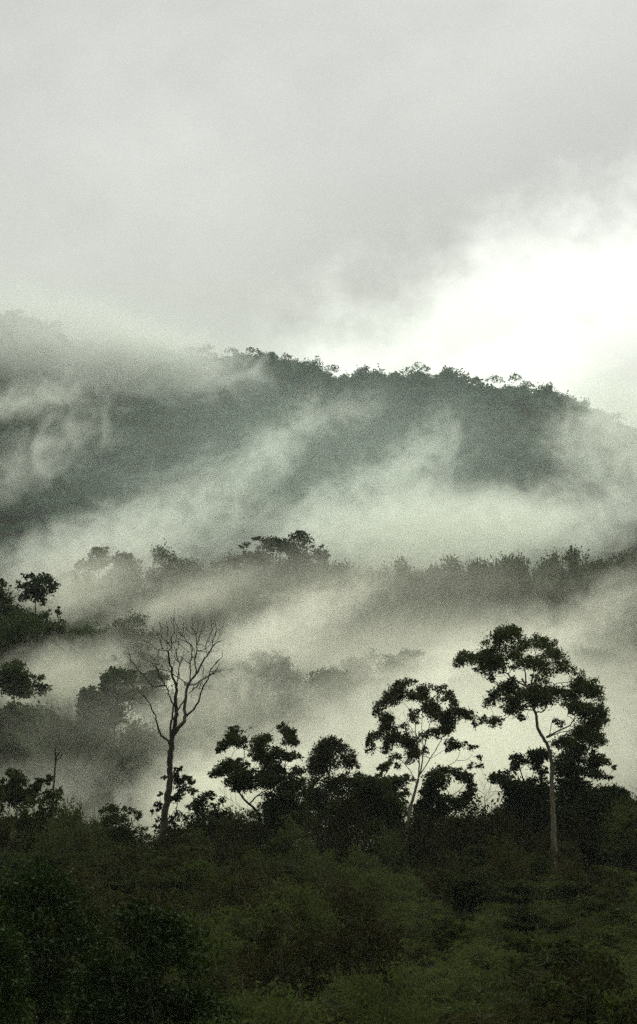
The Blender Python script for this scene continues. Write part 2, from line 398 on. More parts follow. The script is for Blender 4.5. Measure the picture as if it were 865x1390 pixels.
# --- the tall tree with the light trunk
zc4 = lambda x, y: ((640 + x * .2601 - 600) / .289, (980 + y * .2601 - 840) / .289)
CT = [([zc4(*q) for q in [(430, 800), (432, 650), (428, 500), (420, 350), (418, 220), (400, 130), (375, 80), (345, 35), (345, 5)]] + [(437, 440), (420, 380), (400, 320), (375, 280)], 3.3, 1.1),
 ([(490, 555), (540, 530), (600, 500), (630, 460), (690, 430)], 1.1, .4), ([(505, 548), (515, 490), (530, 460)], .5, .2), ([(435, 430), (360, 430), (290, 470)], .7, .3),
 ([(440, 440), (480, 430), (500, 340), (560, 300), (640, 310)], .9, .3), ([(400, 320), (350, 290), (280, 240), (200, 210), (120, 190)], 1.0, .3), ([(395, 310), (390, 240), (350, 150), (320, 80)], .9, .3), ([(415, 330), (440, 200), (430, 120)], .7, .3),
 ([(490, 560), (570, 530), (650, 520), (740, 500)], .7, .3), ([(440, 200), (490, 170), (520, 140)], .5, .25), ([(560, 300), (600, 350), (700, 360)], .5, .25)]
CC = [(310, 60, 70, 28), (260, 110, 65, 30), (345, 52, 40, 20), (370, 112, 45, 26), (440, 110, 50, 28), (500, 130, 50, 28), (110, 185, 50, 28), (170, 180, 60, 32), (220, 190, 60, 36), (200, 240, 50, 28), (260, 220, 50, 35), (228, 285, 18, 18), (330, 170, 60, 30), (380, 220, 60, 26), (450, 200, 60, 28), (540, 190, 60, 28), (580, 240, 50, 26), (640, 290, 50, 30), (690, 310, 45, 30), (720, 360, 50, 28), (300, 330, 50, 30), (250, 360, 50, 28), (218, 400, 32, 22), (350, 360, 50, 30), (330, 410, 60, 28), (400, 370, 50, 38), (460, 340, 60, 30), (470, 400, 50, 28), (540, 350, 60, 32), (600, 380, 50, 30), (650, 340, 50, 32), (250, 480, 38, 26), (200, 480, 28, 20), (360, 460, 38, 16), (640, 420, 60, 28), (700, 440, 60, 34), (740, 480, 45, 32), (690, 500, 60, 32), (640, 540, 55, 28), (560, 580, 45, 22), (720, 570, 50, 26), (550, 490, 28, 18), (750, 430, 36, 26), (80, 210, 22, 22), (480, 262, 60, 22), (330, 300, 40, 22)]
hero('tall_tree', 'tallest living tree with a pale straight trunk and a wide layered crown', 'tree', 290, (600, 840, 250), CT, CC, 21, rmul=1.25, crook=.04, leaf=.25, wisp=3, dens=1.5, bmat=MB_pale, fmat=MF_near, sub=7, tint=.3)
# --- dark trees behind it
G1 = [(250, 190, 38, 36), (220, 240, 30, 25), (340, 170, 48, 28), (335, 220, 42, 28), (160, 300, 56, 36), (110, 300, 28, 18), (195, 335, 48, 32), (310, 320, 40, 28), (370, 260, 30, 28), (385, 180, 40, 28), (250, 385, 80, 45), (200, 460, 55, 45), (330, 450, 85, 60), (390, 350, 60, 50), (330, 560, 110, 70), (220, 560, 80, 60), (330, 680, 120, 70), (230, 690, 70, 60)]
hero('forest_tree', 'dark dense tree just left of the pale trunk with knobbly stepped crown', 'tree', 305, (640, 980, 225), [([(330, 760), (330, 600), (300, 400), (255, 250)], 2.2, .8), ([(300, 400), (220, 340), (150, 310)], .9, .4), ([(290, 380), (330, 250), (345, 180)], .8, .4)], G1, 22, leaf=.32, dens=2.4, bmat=MB_dark, fmat=MF_near, tint=.15)
G2 = [(470, 105, 50, 26), (540, 110, 60, 28), (600, 60, 55, 44), (660, 95, 46, 36), (560, 170, 76, 30), (640, 190, 56, 28), (700, 212, 42, 16), (740, 236, 18, 10), (680, 290, 46, 16), (620, 262, 56, 26), (500, 200, 70, 46), (470, 260, 56, 56), (540, 270, 56, 56), (500, 360, 70, 60), (570, 350, 50, 50)]
hero('forest_tree', 'dark tree with layered drooping tiers directly behind the pale trunk', 'tree', 312, (640, 980, 225), [([(560, 760), (558, 600), (550, 400), (560, 200), (590, 80)], 1.9, .6), ([(555, 300), (640, 270), (700, 285)], .7, .3), ([(558, 220), (640, 190), (735, 235)], .7, .3)], G2, 23, leaf=.32, dens=2.2, bmat=MB_dark, fmat=MF_near, tint=.15)
G3 = [(640, 400, 100, 46), (740, 370, 84, 40), (785, 400, 50, 38), (600, 500, 90, 50), (700, 480, 60, 30), (840, 450, 38, 50), (820, 530, 44, 50), (760, 600, 50, 40), (840, 620, 60, 60), (640, 620, 110, 70), (520, 480, 70, 60), (500, 620, 80, 70), (560, 700, 120, 60), (900, 540, 60, 60), (900, 640, 60, 60), (760, 690, 100, 60)]
hero('forest_tree', 'low broad dark tree at the right edge below the tall crown', 'tree', 298, (640, 980, 225), [([(700, 780), (690, 640), (660, 520), (640, 440)], 1.8, .7), ([(680, 560), (760, 470), (790, 410)], .8, .4), ([(690, 640), (800, 560), (850, 470)], .8, .4)], G3, 24, leaf=.32, dens=2.4, bmat=MB_dark, fmat=MF_near, tint=.12)
# --- the airy tree with several steep stems
DT = [([(310, 1080), (320, 950), (335, 850), (365, 740), (380, 680)], 2.6, 1.7),
 ([(380, 680), (385, 600), (378, 500), (365, 400), (355, 320), (300, 240)], 1.1, .35), ([(384, 670), (400, 600), (410, 520), (430, 430), (450, 350), (460, 270)], 1.1, .35), ([(395, 650), (450, 560), (500, 480), (540, 400), (600, 340)], .8, .3),
 ([(370, 710), (330, 630), (280, 570), (230, 520)], .7, .3), ([(395, 670), (480, 630), (560, 600), (605, 570), (625, 520)], .7, .3), ([(605, 572), (660, 570), (695, 540)], .4, .2), ([(370, 470), (330, 390), (250, 320)], .45, .2), ([(368, 430), (320, 350), (290, 280)], .4, .2), ([(385, 590), (340, 520), (300, 450), (230, 400)], .6, .25), ([(455, 560), (520, 520), (560, 490)], .4, .2), ([(380, 560), (350, 430), (340, 380)], .4, .2), ([(410, 500), (400, 380), (410, 250), (415, 180)], .6, .25)]
DC = [(300, 120, 50, 28), (250, 150, 50, 38), (350, 105, 24, 14), (215, 200, 46, 38), (180, 240, 46, 36), (130, 280, 26, 28), (180, 310, 38, 32), (270, 205, 48, 36), (330, 190, 48, 32), (415, 150, 42, 38), (400, 190, 48, 28), (500, 160, 48, 38), (550, 180, 28, 26), (560, 212, 44, 28), (600, 230, 18, 18), (450, 240, 56, 38), (590, 272, 34, 28), (470, 300, 66, 46), (550, 320, 66, 46), (640, 290, 46, 32), (690, 320, 38, 32), (712, 370, 13, 24), (360, 290, 36, 22), (350, 340, 32, 26), (200, 350, 42, 38), (190, 400, 48, 38), (250, 430, 56, 46), (210, 470, 48, 42), (120, 430, 48, 28), (85, 480, 20, 46), (112, 510, 18, 32), (240, 550, 38, 28), (180, 530, 20, 18), (330, 460, 56, 46), (350, 510, 46, 46), (340, 560, 38, 36), (260, 612, 24, 22), (420, 430, 38, 28), (500, 400, 56, 38), (560, 390, 48, 28), (420, 520, 34, 22), (560, 470, 26, 32), (570, 508, 26, 20), (630, 482, 56, 20), (700, 500, 32, 18), (740, 555, 16, 18), (742, 600, 26, 16), (690, 610, 18, 22), (300, 370, 26, 22)]
hero('forest_tree', 'airy pale-stemmed tree in the middle with steep thin stems and drooping tufts', 'tree', 285, (480, 900, 200), DT, DC, 31, leaf=.24, dens=1.3, bmat=MB_pale, fmat=MF_fine, sub=6, droop=.6, tint=.3)
HC = [(500, 640, 66, 30), (580, 640, 66, 26), (640, 670, 56, 36), (690, 720, 36, 28), (690, 770, 32, 30), (450, 690, 46, 36), (430, 750, 46, 34), (520, 700, 66, 34), (470, 780, 56, 34), (540, 790, 46, 34), (650, 790, 46, 26), (430, 820, 56, 44), (520, 850, 50, 40), (385, 850, 36, 36), (620, 850, 70, 40), (460, 900, 80, 50)]
hero('forest_tree', 'small round-topped tree tucked behind the airy pale-stemmed tree', 'tree', 300, (480, 900, 200), [([(530, 1080), (530, 950), (540, 850), (560, 760)], 1.5, .7), ([(540, 850), (470, 760), (450, 700)], .6, .3), ([(550, 800), (630, 740), (660, 690)], .6, .3)], HC, 32, leaf=.34, dens=1.7, bmat=MB_dark, fmat=MF_near, tint=.25)
H2 = [(170, 618, 32, 34), (200, 590, 28, 14), (100, 700, 90, 36), (30, 720, 60, 56), (230, 690, 74, 32), (310, 690, 46, 30), (180, 760, 110, 36), (60, 800, 90, 50), (300, 770, 44, 26), (200, 840, 110, 50), (100, 880, 100, 50), (390, 920, 80, 50), (200, 930, 80, 40), (0, 860, 70, 60)]
hero('forest_tree', 'broad dark tree left of the airy tree with one tuft rising above it', 'tree', 302, (480, 900, 200), [([(210, 1080), (215, 900), (200, 760), (180, 660)], 1.6, .7), ([(210, 860), (120, 760), (50, 730)], .7, .3), ([(212, 820), (280, 740), (310, 700)], .7, .3)], H2, 33, leaf=.34, dens=2.0, bmat=MB_dark, fmat=MF_near, tint=.2)
# --- dense tree with the leaning trunk, and its finer neighbour
ET = [([(330, 900), (318, 780), (290, 610), (262, 545), (220, 510), (180, 460)], 3.2, 1.2), ([(240, 520), (275, 485), (300, 470), (360, 440)], 1.1, .5), ([(300, 640), (380, 520), (405, 400), (405, 340), (415, 280), (402, 235)], 1.3, .35), ([(180, 460), (200, 380), (212, 320), (216, 250), (238, 195)], .9, .3), ([(190, 470), (140, 400), (100, 380)], .6, .3), ([(406, 350), (440, 290), (450, 230)], .4, .2), ([(290, 610), (270, 560), (200, 540), (150, 500)], .4, .15)]
EC = [(180, 180, 48, 18), (150, 228, 38, 22), (110, 245, 32, 18), (100, 270, 22, 13), (190, 240, 38, 28), (290, 230, 48, 32), (310, 208, 28, 18), (280, 280, 42, 36), (330, 318, 48, 32), (400, 165, 32, 18), (430, 200, 32, 22), (430, 240, 38, 18), (372, 270, 32, 22), (450, 300, 42, 17), (400, 310, 32, 16), (130, 350, 46, 28), (90, 385, 36, 22), (180, 350, 56, 32), (180, 410, 56, 36), (230, 400, 48, 36), (210, 450, 46, 26), (290, 420, 56, 36), (345, 430, 48, 26), (330, 380, 56, 36), (420, 400, 66, 44), (475, 370, 36, 26), (440, 450, 74, 44), (380, 510, 76, 44), (340, 570, 60, 44), (400, 600, 76, 54), (440, 560, 76, 54), (330, 660, 56, 36), (460, 650, 56, 46), (380, 700, 80, 50)]
hero('forest_tree', 'dark knotty tree with a leaning trunk and ragged stepped crown', 'tree', 280, (270, 940, 250), ET, EC, 41, leaf=.26, wisp=3, dens=1.9, bmat=MB_dark, fmat=MF_near, tint=.25)
FC = [(600, 230, 36, 26), (580, 270, 46, 28), (640, 240, 36, 26), (560, 310, 46, 36), (620, 300, 56, 36), (540, 360, 36, 36), (600, 360, 56, 36), (680, 270, 34, 22), (710, 300, 34, 26), (738, 340, 22, 16), (680, 340, 46, 26), (550, 420, 46, 36), (620, 430, 56, 36), (680, 400, 36, 26), (520, 480, 46, 36), (580, 500, 46, 32), (650, 480, 56, 36), (700, 440, 36, 26), (745, 430, 44, 26), (800, 440, 54, 34), (540, 540, 44, 26), (660, 560, 56, 36), (760, 500, 66, 44), (740, 570, 66, 36), (840, 480, 60, 50)]
hero('forest_tree', 'tree with fine feathery foliage and a straight stem beside the leaning-trunk tree', 'tree', 290, (270, 940, 250), [([(595, 820), (595, 650), (595, 560), (600, 470), (610, 400), (620, 300)], 2.2, .6), ([(592, 600), (540, 570), (490, 578)], .8, .4), ([(597, 590), (650, 550), (700, 500), (760, 450)], .8, .35), ([(600, 480), (660, 400), (700, 340)], .5, .25)], FC, 42, leaf=.24, dens=1.4, bmat=MB_dark, fmat=MF_fine, tint=.2, sub=9)
# --- loose leafy trees behind the dead trunk
I1 = [(385, 320, 22, 20), (410, 300, 10, 10), (380, 360, 28, 22), (300, 360, 22, 9), (430, 370, 22, 18), (470, 368, 26, 16), (480, 400, 22, 18), (400, 400, 36, 22), (430, 440, 46, 22), (280, 470, 22, 13), (260, 530, 26, 18), (270, 570, 18, 11), (225, 590, 7, 18), (360, 500, 36, 26), (400, 490, 36, 26), (390, 600, 32, 38), (280, 640, 28, 22), (250, 690, 28, 22), (350, 660, 36, 36), (300, 720, 56, 28), (380, 740, 66, 46)]
hero('forest_tree', 'loose leafy sapling growing close behind the dead trunk', 'tree', 304, (160, 980, 180), [([(370, 880), (368, 700), (385, 560), (395, 420), (388, 330)], 1.0, .4), ([(370, 640), (300, 560), (270, 480)], .4, .2), ([(388, 470), (440, 410), (475, 380)], .4, .2), ([(365, 700), (300, 660), (250, 600)], .35, .2)], I1, 51, leaf=.34, dens=1.2, bmat=MB_dark, fmat=MF_bush, tint=.2, sub=5)
I2 = [(480, 450, 36, 22), (570, 478, 46, 26), (620, 480, 36, 22), (680, 520, 32, 26), (540, 520, 46, 22), (500, 560, 46, 30), (560, 580, 46, 26), (630, 550, 30, 18), (700, 588, 26, 15), (640, 620, 46, 26), (440, 640, 36, 26), (520, 640, 46, 26), (520, 720, 80, 46), (640, 700, 80, 46)]
hero('forest_tree', 'low open-crowned tree with curved limbs between the dead tree and the leaning trunk', 'tree', 296, (160, 980, 180), [([(590, 880), (600, 740), (600, 640), (570, 560)], 1.0, .5), ([(600, 640), (660, 590), (690, 540)], .4, .2), ([(600, 640), (530, 590), (490, 500)], .4, .2), ([(580, 590), (600, 530), (620, 490)], .35, .2)], I2, 52, leaf=.32, dens=1.5, bmat=MB_dark, fmat=MF_near, tint=.3, sub=5)
# --- left edge
J = [(90, 285, 46, 22), (42, 290, 20, 9), (110, 335, 42, 36), (60, 370, 42, 36), (20, 400, 30, 36), (8, 335, 14, 24), (130, 400, 46, 36), (70, 440, 66, 46), (200, 360, 28, 22), (215, 330, 22, 18), (250, 330, 36, 18), (280, 318, 18, 18), (190, 400, 38, 28), (150, 440, 38, 36), (-40, 400, 50, 60)]
hero('forest_tree', 'dark small tree beside the thin snag with one arm of foliage reaching right', 'tree', 292, (0, 980, 210), [([(95, 640), (95, 520), (95, 440), (100, 340)], 1.5, .6), ([(96, 460), (180, 400), (250, 335)], .7, .3), ([(95, 470), (50, 420), (10, 360)], .6, .3)], J, 61, leaf=.36, dens=1.9, bmat=MB_dark, fmat=MF_near, tint=.15)
K = [(630, 478, 46, 13), (580, 498, 22, 16), (690, 488, 22, 10), (750, 498, 30, 18), (780, 530, 13, 26), (640, 530, 52, 24), (700, 550, 56, 26), (620, 570, 52, 26), (785, 600, 42, 22), (700, 620, 64, 36), (810, 640, 28, 22), (640, 650, 80, 40), (760, 690, 80, 40)]
hero('forest_tree', 'slender tree with fan-like drooping sprays left of the dead tree', 'tree', 288, (0, 980, 210), [([(690, 820), (690, 680), (680, 580), (650, 500)], .9, .4), ([(688, 620), (740, 560), (770, 510)], .4, .2)], K, 62, leaf=.5, dens=1.8, bmat=MB_dark, fmat=MF_bush, tint=.15, sub=4, droop=.3, aspect=.25)
# bare whips between the trees
BW = [([(770, 880), (770, 800), (762, 740), (740, 700)], .5, .12), ([(768, 790), (800, 740), (822, 690)], .35, .1), ([(766, 770), (730, 740), (712, 705)], .3, .1), ([(770, 810), (810, 780), (835, 740)], .3, .1), ([(764, 750), (775, 710), (770, 690)], .25, .1)]
hero('bare_sapling', 'pale leafless sapling in the gap left of the pale-trunked tree', 'sapling', 296, (480, 900, 200), BW, [], 71, bmat=MB_pale, twigs=14)
BW2 = [([(240, 690), (200, 600), (165, 530), (150, 490)], .7, .2), ([(190, 580), (150, 560), (110, 530)], .35, .12), ([(200, 600), (190, 550), (195, 500)], .3, .12), ([(165, 530), (130, 500), (125, 480)], .25, .1)]
hero('bare_sapling', 'leafless branch-like sapling leaning left under the leaning-trunk tree', 'sapling', 279, (270, 940, 250), BW2, [], 72, bmat=MB_dead, twigs=10)

# ------------------------------------------------------------------ trees in the mist: drawn ones
S3 = (0, 880, 240)
def mtree(label, d, reg, trunk, clumps, seed, **kw):
    kw.setdefault('leaf', .55); kw.setdefault('dens', 3.2); kw.setdefault('rtip', .05); kw.setdefault('spread', .9)
    return hero('forest_tree', label, 'tree', d, reg, [(trunk, kw.pop('r', 1.6), .6)], clumps, seed, bmat=MB_dark, fmat=MF_mid, **kw)
mtree('misty domed tree with stepped crown behind the dead tree', 405, S3, [(560, 460), (560, 350), (560, 200)],
 [(560, 120, 50, 22), (530, 160, 42, 36), (600, 120, 46, 22), (638, 130, 28, 22), (640, 170, 38, 18), (505, 200, 28, 18), (560, 190, 56, 28), (560, 260, 76, 36), (500, 270, 60, 40), (640, 240, 56, 36), (560, 330, 90, 36), (440, 210, 36, 18), (410, 240, 30, 28), (395, 290, 26, 34), (450, 250, 46, 28), (450, 310, 66, 36), (480, 370, 80, 40)], 81)
mtree('pale misty tree right behind the dead branches', 425, S3, [(750, 460), (750, 300), (745, 180)],
 [(720, 145, 46, 26), (785, 148, 46, 34), (740, 215, 66, 46), (690, 260, 56, 46), (800, 230, 60, 50), (730, 310, 90, 46), (850, 290, 60, 40)], 82)
mtree('misty rounded tree at the left edge above the dark small tree', 395, S3, [(100, 560), (95, 450), (90, 340)],
 [(60, 280, 40, 18), (40, 320, 46, 28), (110, 325, 46, 26), (140, 340, 38, 28), (170, 380, 28, 28), (100, 390, 56, 28), (30, 380, 46, 28), (180, 420, 28, 18), (60, 440, 80, 32), (-30, 360, 60, 60), (130, 450, 60, 30)], 83)
mtree('small misty tree with a pointed top in the dip', 398, S3, [(270, 520), (268, 420), (262, 330)],
 [(250, 312, 15, 10), (268, 338, 28, 18), (250, 370, 28, 24), (290, 372, 28, 18), (335, 380, 28, 18), (270, 420, 60, 34), (360, 400, 40, 24)], 84, r=.9)
mtree('wide misty tree at the left edge under the dark spur', 412, S3, [(70, 420), (70, 300), (70, 180)],
 [(50, 92, 56, 26), (100, 112, 46, 28), (40, 145, 56, 36), (120, 165, 46, 36), (190, 150, 36, 18), (60, 205, 76, 28), (130, 220, 60, 40), (-30, 150, 50, 60), (210, 200, 40, 20)], 85)
S1 = (0, 720, 220)
mtree('dark crown with a small hole of sky on the left spur', 462, S1, [(190, 560), (190, 440), (190, 300)],
 [(150, 248, 36, 18), (230, 255, 56, 26), (285, 285, 26, 20), (200, 300, 56, 32), (110, 300, 40, 30), (180, 345, 56, 28), (220, 370, 36, 24), (260, 320, 40, 30), (130, 350, 30, 30)], 86, tint=.1)
mtree('darkest tree on the left edge of the spur', 455, S1, [(20, 640), (20, 500), (20, 340)],
 [(20, 290, 28, 28), (20, 370, 36, 38), (60, 430, 76, 50), (20, 520, 66, 50), (100, 470, 50, 36), (-50, 350, 60, 60), (-40, 480, 70, 80), (10, 590, 60, 40)], 87, tint=.1)
mtree('low tree with a flat crown sloping down the spur', 448, S1, [(270, 680), (270, 600), (280, 500)],
 [(200, 462, 46, 14), (250, 440, 28, 14), (312, 440, 13, 24), (320, 512, 52, 26), (250, 520, 52, 26), (180, 500, 40, 26), (290, 560, 60, 30)], 88)
mtree('faint low tree lowest on the spur', 440, S1, [(460, 760), (460, 660), (450, 580)],
 [(440, 550, 52, 26), (505, 590, 52, 36), (385, 580, 46, 26), (450, 630, 80, 40), (540, 640, 30, 34)], 89)
mtree('tall open tree with slanting tiers near the left of the middle ridge', 610, S1, [(520, 480), (525, 350), (530, 180)],
 [(540, 106, 46, 20), (500, 128, 36, 22), (560, 150, 42, 22), (450, 180, 36, 18), (500, 180, 38, 18), (420, 222, 36, 16), (400, 262, 18, 13), (480, 230, 36, 20), (550, 195, 40, 18), (450, 290, 60, 30), (600, 300, 60, 30)], 90, dens=4, leaf=.7)
mtree('flat-topped tree next to the tall open tree on the middle ridge', 615, S1, [(650, 480), (650, 330), (650, 190)],
 [(650, 138, 46, 20), (692, 138, 26, 13), (620, 168, 38, 20), (670, 180, 50, 24), (640, 240, 60, 40), (700, 260, 60, 40)], 91, dens=4, leaf=.7)
S2 = (200, 700, 250)
mtree('largest tree on the middle ridge with a broad billowing crown', 612, S2, [(650, 440), (650, 330), (660, 200)],
 [(600, 120, 56, 24), (690, 108, 46, 26), (715, 84, 10, 10), (755, 120, 38, 28), (800, 170, 46, 26), (838, 188, 18, 12), (640, 160, 60, 32), (700, 170, 56, 36), (530, 110, 28, 13), (462, 138, 26, 15), (550, 160, 46, 26), (485, 200, 46, 26), (432, 208, 28, 20), (520, 220, 56, 32), (620, 220, 56, 36), (730, 220, 56, 36), (800, 232, 46, 26), (650, 285, 66, 32), (540, 285, 56, 26), (470, 265, 36, 26), (740, 285, 56, 26)], 92, dens=5, leaf=.65, tint=.1, r=2.2)

# ------------------------------------------------------------------ grown kinds, then copies
def proto(name, seed, label, cat, group, mat, bm=MB_dark, crown_name='crown', loc=(0, 0, 0), fn=grow, **kw):
    sk, cr = fn(seed, **kw)
    return finish(name, loc, sk, cr, bm, mat, label, cat, group, crown_name=crown_name)
def place(pr, used, px, top, d, wpx, rng, W0, H0, label=None, group=None, minh=1.5, low=0):
    """put a copy so that its tip reaches the pixel row TOP at distance d, standing on the ground"""
    x = P(px, 1000, d)[0]; z0 = height(x, d); H = max(minh, P(px, top, d)[2] - z0) + low; z0 -= low      # LOW: how deep the crown sits among its neighbours
    w = wpx * M(d)
    o = pr if pr.name not in used else copy_tree(pr)
    used.add(pr.name)
    o.location = (x, d, z0 - .1); o.scale = (w / W0, w / W0, H / H0); o.rotation_euler = (0, 0, rng.uniform(0, 6.28))
    if label: o['label'] = label
    if group: o['group'] = group
    return o
rng = np.random.default_rng(5)
MIDL, MIDG = 'mist-veiled forest tree on the slope of the middle ridge', 'trees on the slope of the middle ridge'
mid = [proto('ridge_tree', 100 + i, MIDL, 'tree', MIDG, MF_mid, **k) for i, k in enumerate([
  dict(H=15, W=11, base_frac=.25, ncl=26, leaf=.6, nleaf=200, flat=.8, rc=.25), dict(H=16, W=10, base_frac=.4, ncl=24, leaf=.7, nleaf=110, shape='umbrella', flat=.6, rc=.22),
  dict(H=15, W=8, base_frac=.15, ncl=26, leaf=.65, nleaf=100, shape='tall', flat=.9, rc=.28), dict(H=15, W=12, base_frac=.3, ncl=32, leaf=.6, nleaf=190, flat=.8, rc=.22),
  dict(H=15, W=9, base_frac=.2, ncl=26, leaf=.7, nleaf=110, lean=1.2, flat=.8), dict(H=14, W=13, base_frac=.35, ncl=28, leaf=.6, nleaf=180, flat=.7, rc=.22)])]
MH = [15, 16, 15, 15, 15, 14]; MW = [11, 10, 8, 12, 9, 13]
used = set()
CRL, CRG = 'misty tree in the skyline row of the middle ridge', 'skyline trees of the middle ridge'
crest_list = [(170, 758, 36, 0), (200, 768, 40, 3), (228, 744, 34, 4), (262, 756, 44, 0), (290, 772, 40, 3), (307, 752, 36, 0), (445, 744, 22, 2), (462, 756, 40, 5), (482, 770, 44, 0), (498, 763, 20, 2), (525, 758, 34, 3), (545, 761, 26, 4), (563, 760, 26, 1), (587, 768, 34, 0), (598, 766, 15, 2), (619, 757, 26, 0), (636, 765, 30, 3), (652, 745, 44, 5), (676, 760, 34, 0), (700, 744, 34, 1), (722, 764, 30, 3), (742, 756, 40, 0), (760, 741, 24, 2), (778, 748, 26, 4), (797, 764, 44, 0), (814, 762, 20, 2), (836, 744, 44, 5), (862, 738, 40, 1), (890, 752, 44, 0), (-20, 800, 60, 0), (915, 748, 40, 3), (60, 800, 50, 3), (110, 790, 50, 0), (412, 760, 46, 3), (345, 775, 40, 0)]
for k, (px, top, w, i) in enumerate(crest_list):
    i = {2: 3, 4: 0, 1: 5}.get(i, i)
    place(mid[i], used, px, top - 4 + rng.uniform(-5, 6), 605 + rng.uniform(-10, 16), max(52, w * 1.75), rng, MW[i], MH[i], CRL, CRG)
for k in range(44):          # the shoulder just below the skyline
    px = -60 + k * 23 + rng.uniform(-8, 8); i = int(rng.choice([0, 1, 3, 5]))
    place(mid[i], used, px, (788 if px > 150 else 815) + rng.uniform(-8, 18), 592 + rng.uniform(-6, 6), rng.uniform(60, 100), rng, MW[i], MH[i], MIDL, MIDG)
for px, top, d in [(-15, 965, 420), (20, 950, 424), (50, 960, 418), (75, 975, 414), (5, 985, 408), (35, 985, 408), (95, 985, 412), (-30, 930, 430), (60, 930, 432), (118, 985, 402), (135, 968, 410), (175, 975, 400), (205, 965, 415), (235, 960, 430), (262, 958, 432), (285, 985, 425), (222, 990, 405), (150, 1000, 398), (190, 1005, 396), (100, 1010, 396), (75, 1005, 400), (310, 1010, 420)]:
    i = int(rng.integers(0, 6)); place(mid[i], used, px, top, d, rng.uniform(55, 85), rng, MW[i], MH[i], 'misty tree in the low stand on the left slope around the domed misty tree', 'low stand around the domed misty tree')
n = 0
for row, d in enumerate(np.concatenate([[362, 374, 386, 398], np.arange(420, 590, 12.5)])):
    wx = M(d) * 1
    x = -M(d) * 500
    while x < M(d) * 500:
        x += rng.uniform(9, 14); dd = d + rng.uniform(-5, 5); px = 432.5 + x / dd * F
        if d < 470 and px > 250 or d < 410 and px > 70 or 410 < d < 440 and px < 170 or d < 490 and 135 < px < 260: continue            # the valley floor there is lost in the fog
        i = int(rng.integers(0, 6)); z0 = height(x, dd); H = rng.uniform(9, 14)
        o = copy_tree(mid[i]); o.location = (x, dd, z0 - .2); s = rng.uniform(.8, 1.1); o.scale = (s, s, H / MH[i]); o.rotation_euler = (0, 0, rng.uniform(0, 6.28))
        o['label'] = MIDL; o['group'] = MIDG; n += 1
# ------------------------------------------------------------------ mountain: skyline trees one by one, the rest as one forest
far = []
FRL, FRG = 'tiny tree on the far mountain skyline', 'skyline trees of the far mountain'
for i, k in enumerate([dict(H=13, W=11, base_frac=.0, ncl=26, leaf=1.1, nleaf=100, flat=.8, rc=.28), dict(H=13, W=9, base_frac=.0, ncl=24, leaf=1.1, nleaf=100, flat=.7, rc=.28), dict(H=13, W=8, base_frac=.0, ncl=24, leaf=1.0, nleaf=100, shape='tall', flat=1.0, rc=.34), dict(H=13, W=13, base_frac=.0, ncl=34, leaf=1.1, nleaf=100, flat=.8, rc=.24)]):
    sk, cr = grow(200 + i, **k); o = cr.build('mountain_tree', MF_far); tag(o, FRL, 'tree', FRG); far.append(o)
FW = [11, 9, 8, 13]; usedf = set()
px = -60
while px < 925:
    i = int(rng.integers(0, 4)); w = rng.uniform(20, 46) * (1.35 if 480 < px < 700 and rng.random() < .5 else 1)
    base = float(np.interp(px, MX, MY)); top = base - rng.choice([10, 14, 18, 22, 28]) * rng.uniform(.8, 1.1) - (6 if px > 480 else 0)
    if px < 420: top = base - rng.uniform(7, 13)
    if 505 < px < 570: top = base - rng.uniform(18, 28)
    place(far[i], usedf, px, top, 1697 + rng.uniform(-3, 2), w, rng, FW[i], 13, minh=7, low=6)
    i = int(rng.integers(0, 4)); place(far[i], usedf, px + w * .3, base - rng.uniform(2, 16), 1686 + rng.uniform(-4, 4), w, rng, FW[i], 13, minh=8, low=6)
    px += w * rng.uniform(.35, .6)
def forest():
    r = np.random.default_rng(77); g = Geo(); pts = []
    y = 1375.
    while y < 1699:
        x = -M(y) * 620
        while x < M(y) * 620:
            pts.append((x + r.uniform(-3, 3), y + r.uniform(-3.5, 3.5))); x += r.uniform(6.5, 11)
        y += 7.5
    for (x, y) in pts:
        z = height(x, y); W = r.uniform(7, 15); H = r.uniform(5, 15); H = min(H, W * 1.15); W = min(W, H * 1.3); n = int(85 * (W / 8) ** 1.2)
        ns = 6; u = r.normal(size=(ns, 3)); u /= np.linalg.norm(u, axis=1)[:, None]; u[:, 2] = np.abs(u[:, 2])
        c = np.array([x, y, z + H - W * .45]) + u * np.array([W * .3, W * .3, W * .22])
        k = r.integers(0, ns, n); w_ = r.normal(size=(n, 3)); w_ /= np.linalg.norm(w_, axis=1)[:, None]; w_[:, 2] = np.where(w_[:, 2] < -.2, -w_[:, 2], w_[:, 2])
        p = c[k] + w_ * W * .26 * r.uniform(.75, 1.05, n)[:, None]
        leaves(g, p, 1.25, r, tint=r.uniform(.0, .9), droop=.2, aspect=.6)
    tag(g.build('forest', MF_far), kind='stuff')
    print('forest crowns', len(pts))
forest()

# ------------------------------------------------------------------ foreground bushes
rng = np.random.default_rng(9)
BL, BG = 'dark leafy bush in the tangled foreground thicket', 'bushes of the foreground thicket'
bushes = []
BP = [dict(H=5, W=6.5, ncl=42, leaf=.3, nleaf=60), dict(H=5, W=6, ncl=38, leaf=.26, nleaf=70, tint=.6), dict(H=6, W=5, ncl=36, leaf=.34, nleaf=55, aspect=.3, droop=.5), dict(H=4, W=7, ncl=44, leaf=.24, nleaf=75, tint=.35), dict(H=5.5, W=5.5, ncl=38, leaf=.38, nleaf=50, aspect=.35, tint=.3, sub=4), dict(H=4.5, W=6, ncl=40, leaf=.22, nleaf=80, tint=.7)]
for i, k in enumerate(BP): bushes.append(proto('bush', 300 + i, BL, 'bush', BG, MF_brown if i in (0, 2, 3) else MF_bush, crown_name='foliage', fn=bush, **k))
BH = [k['H'] for k in BP]; BWd = [k['W'] for k in BP]; used = set()
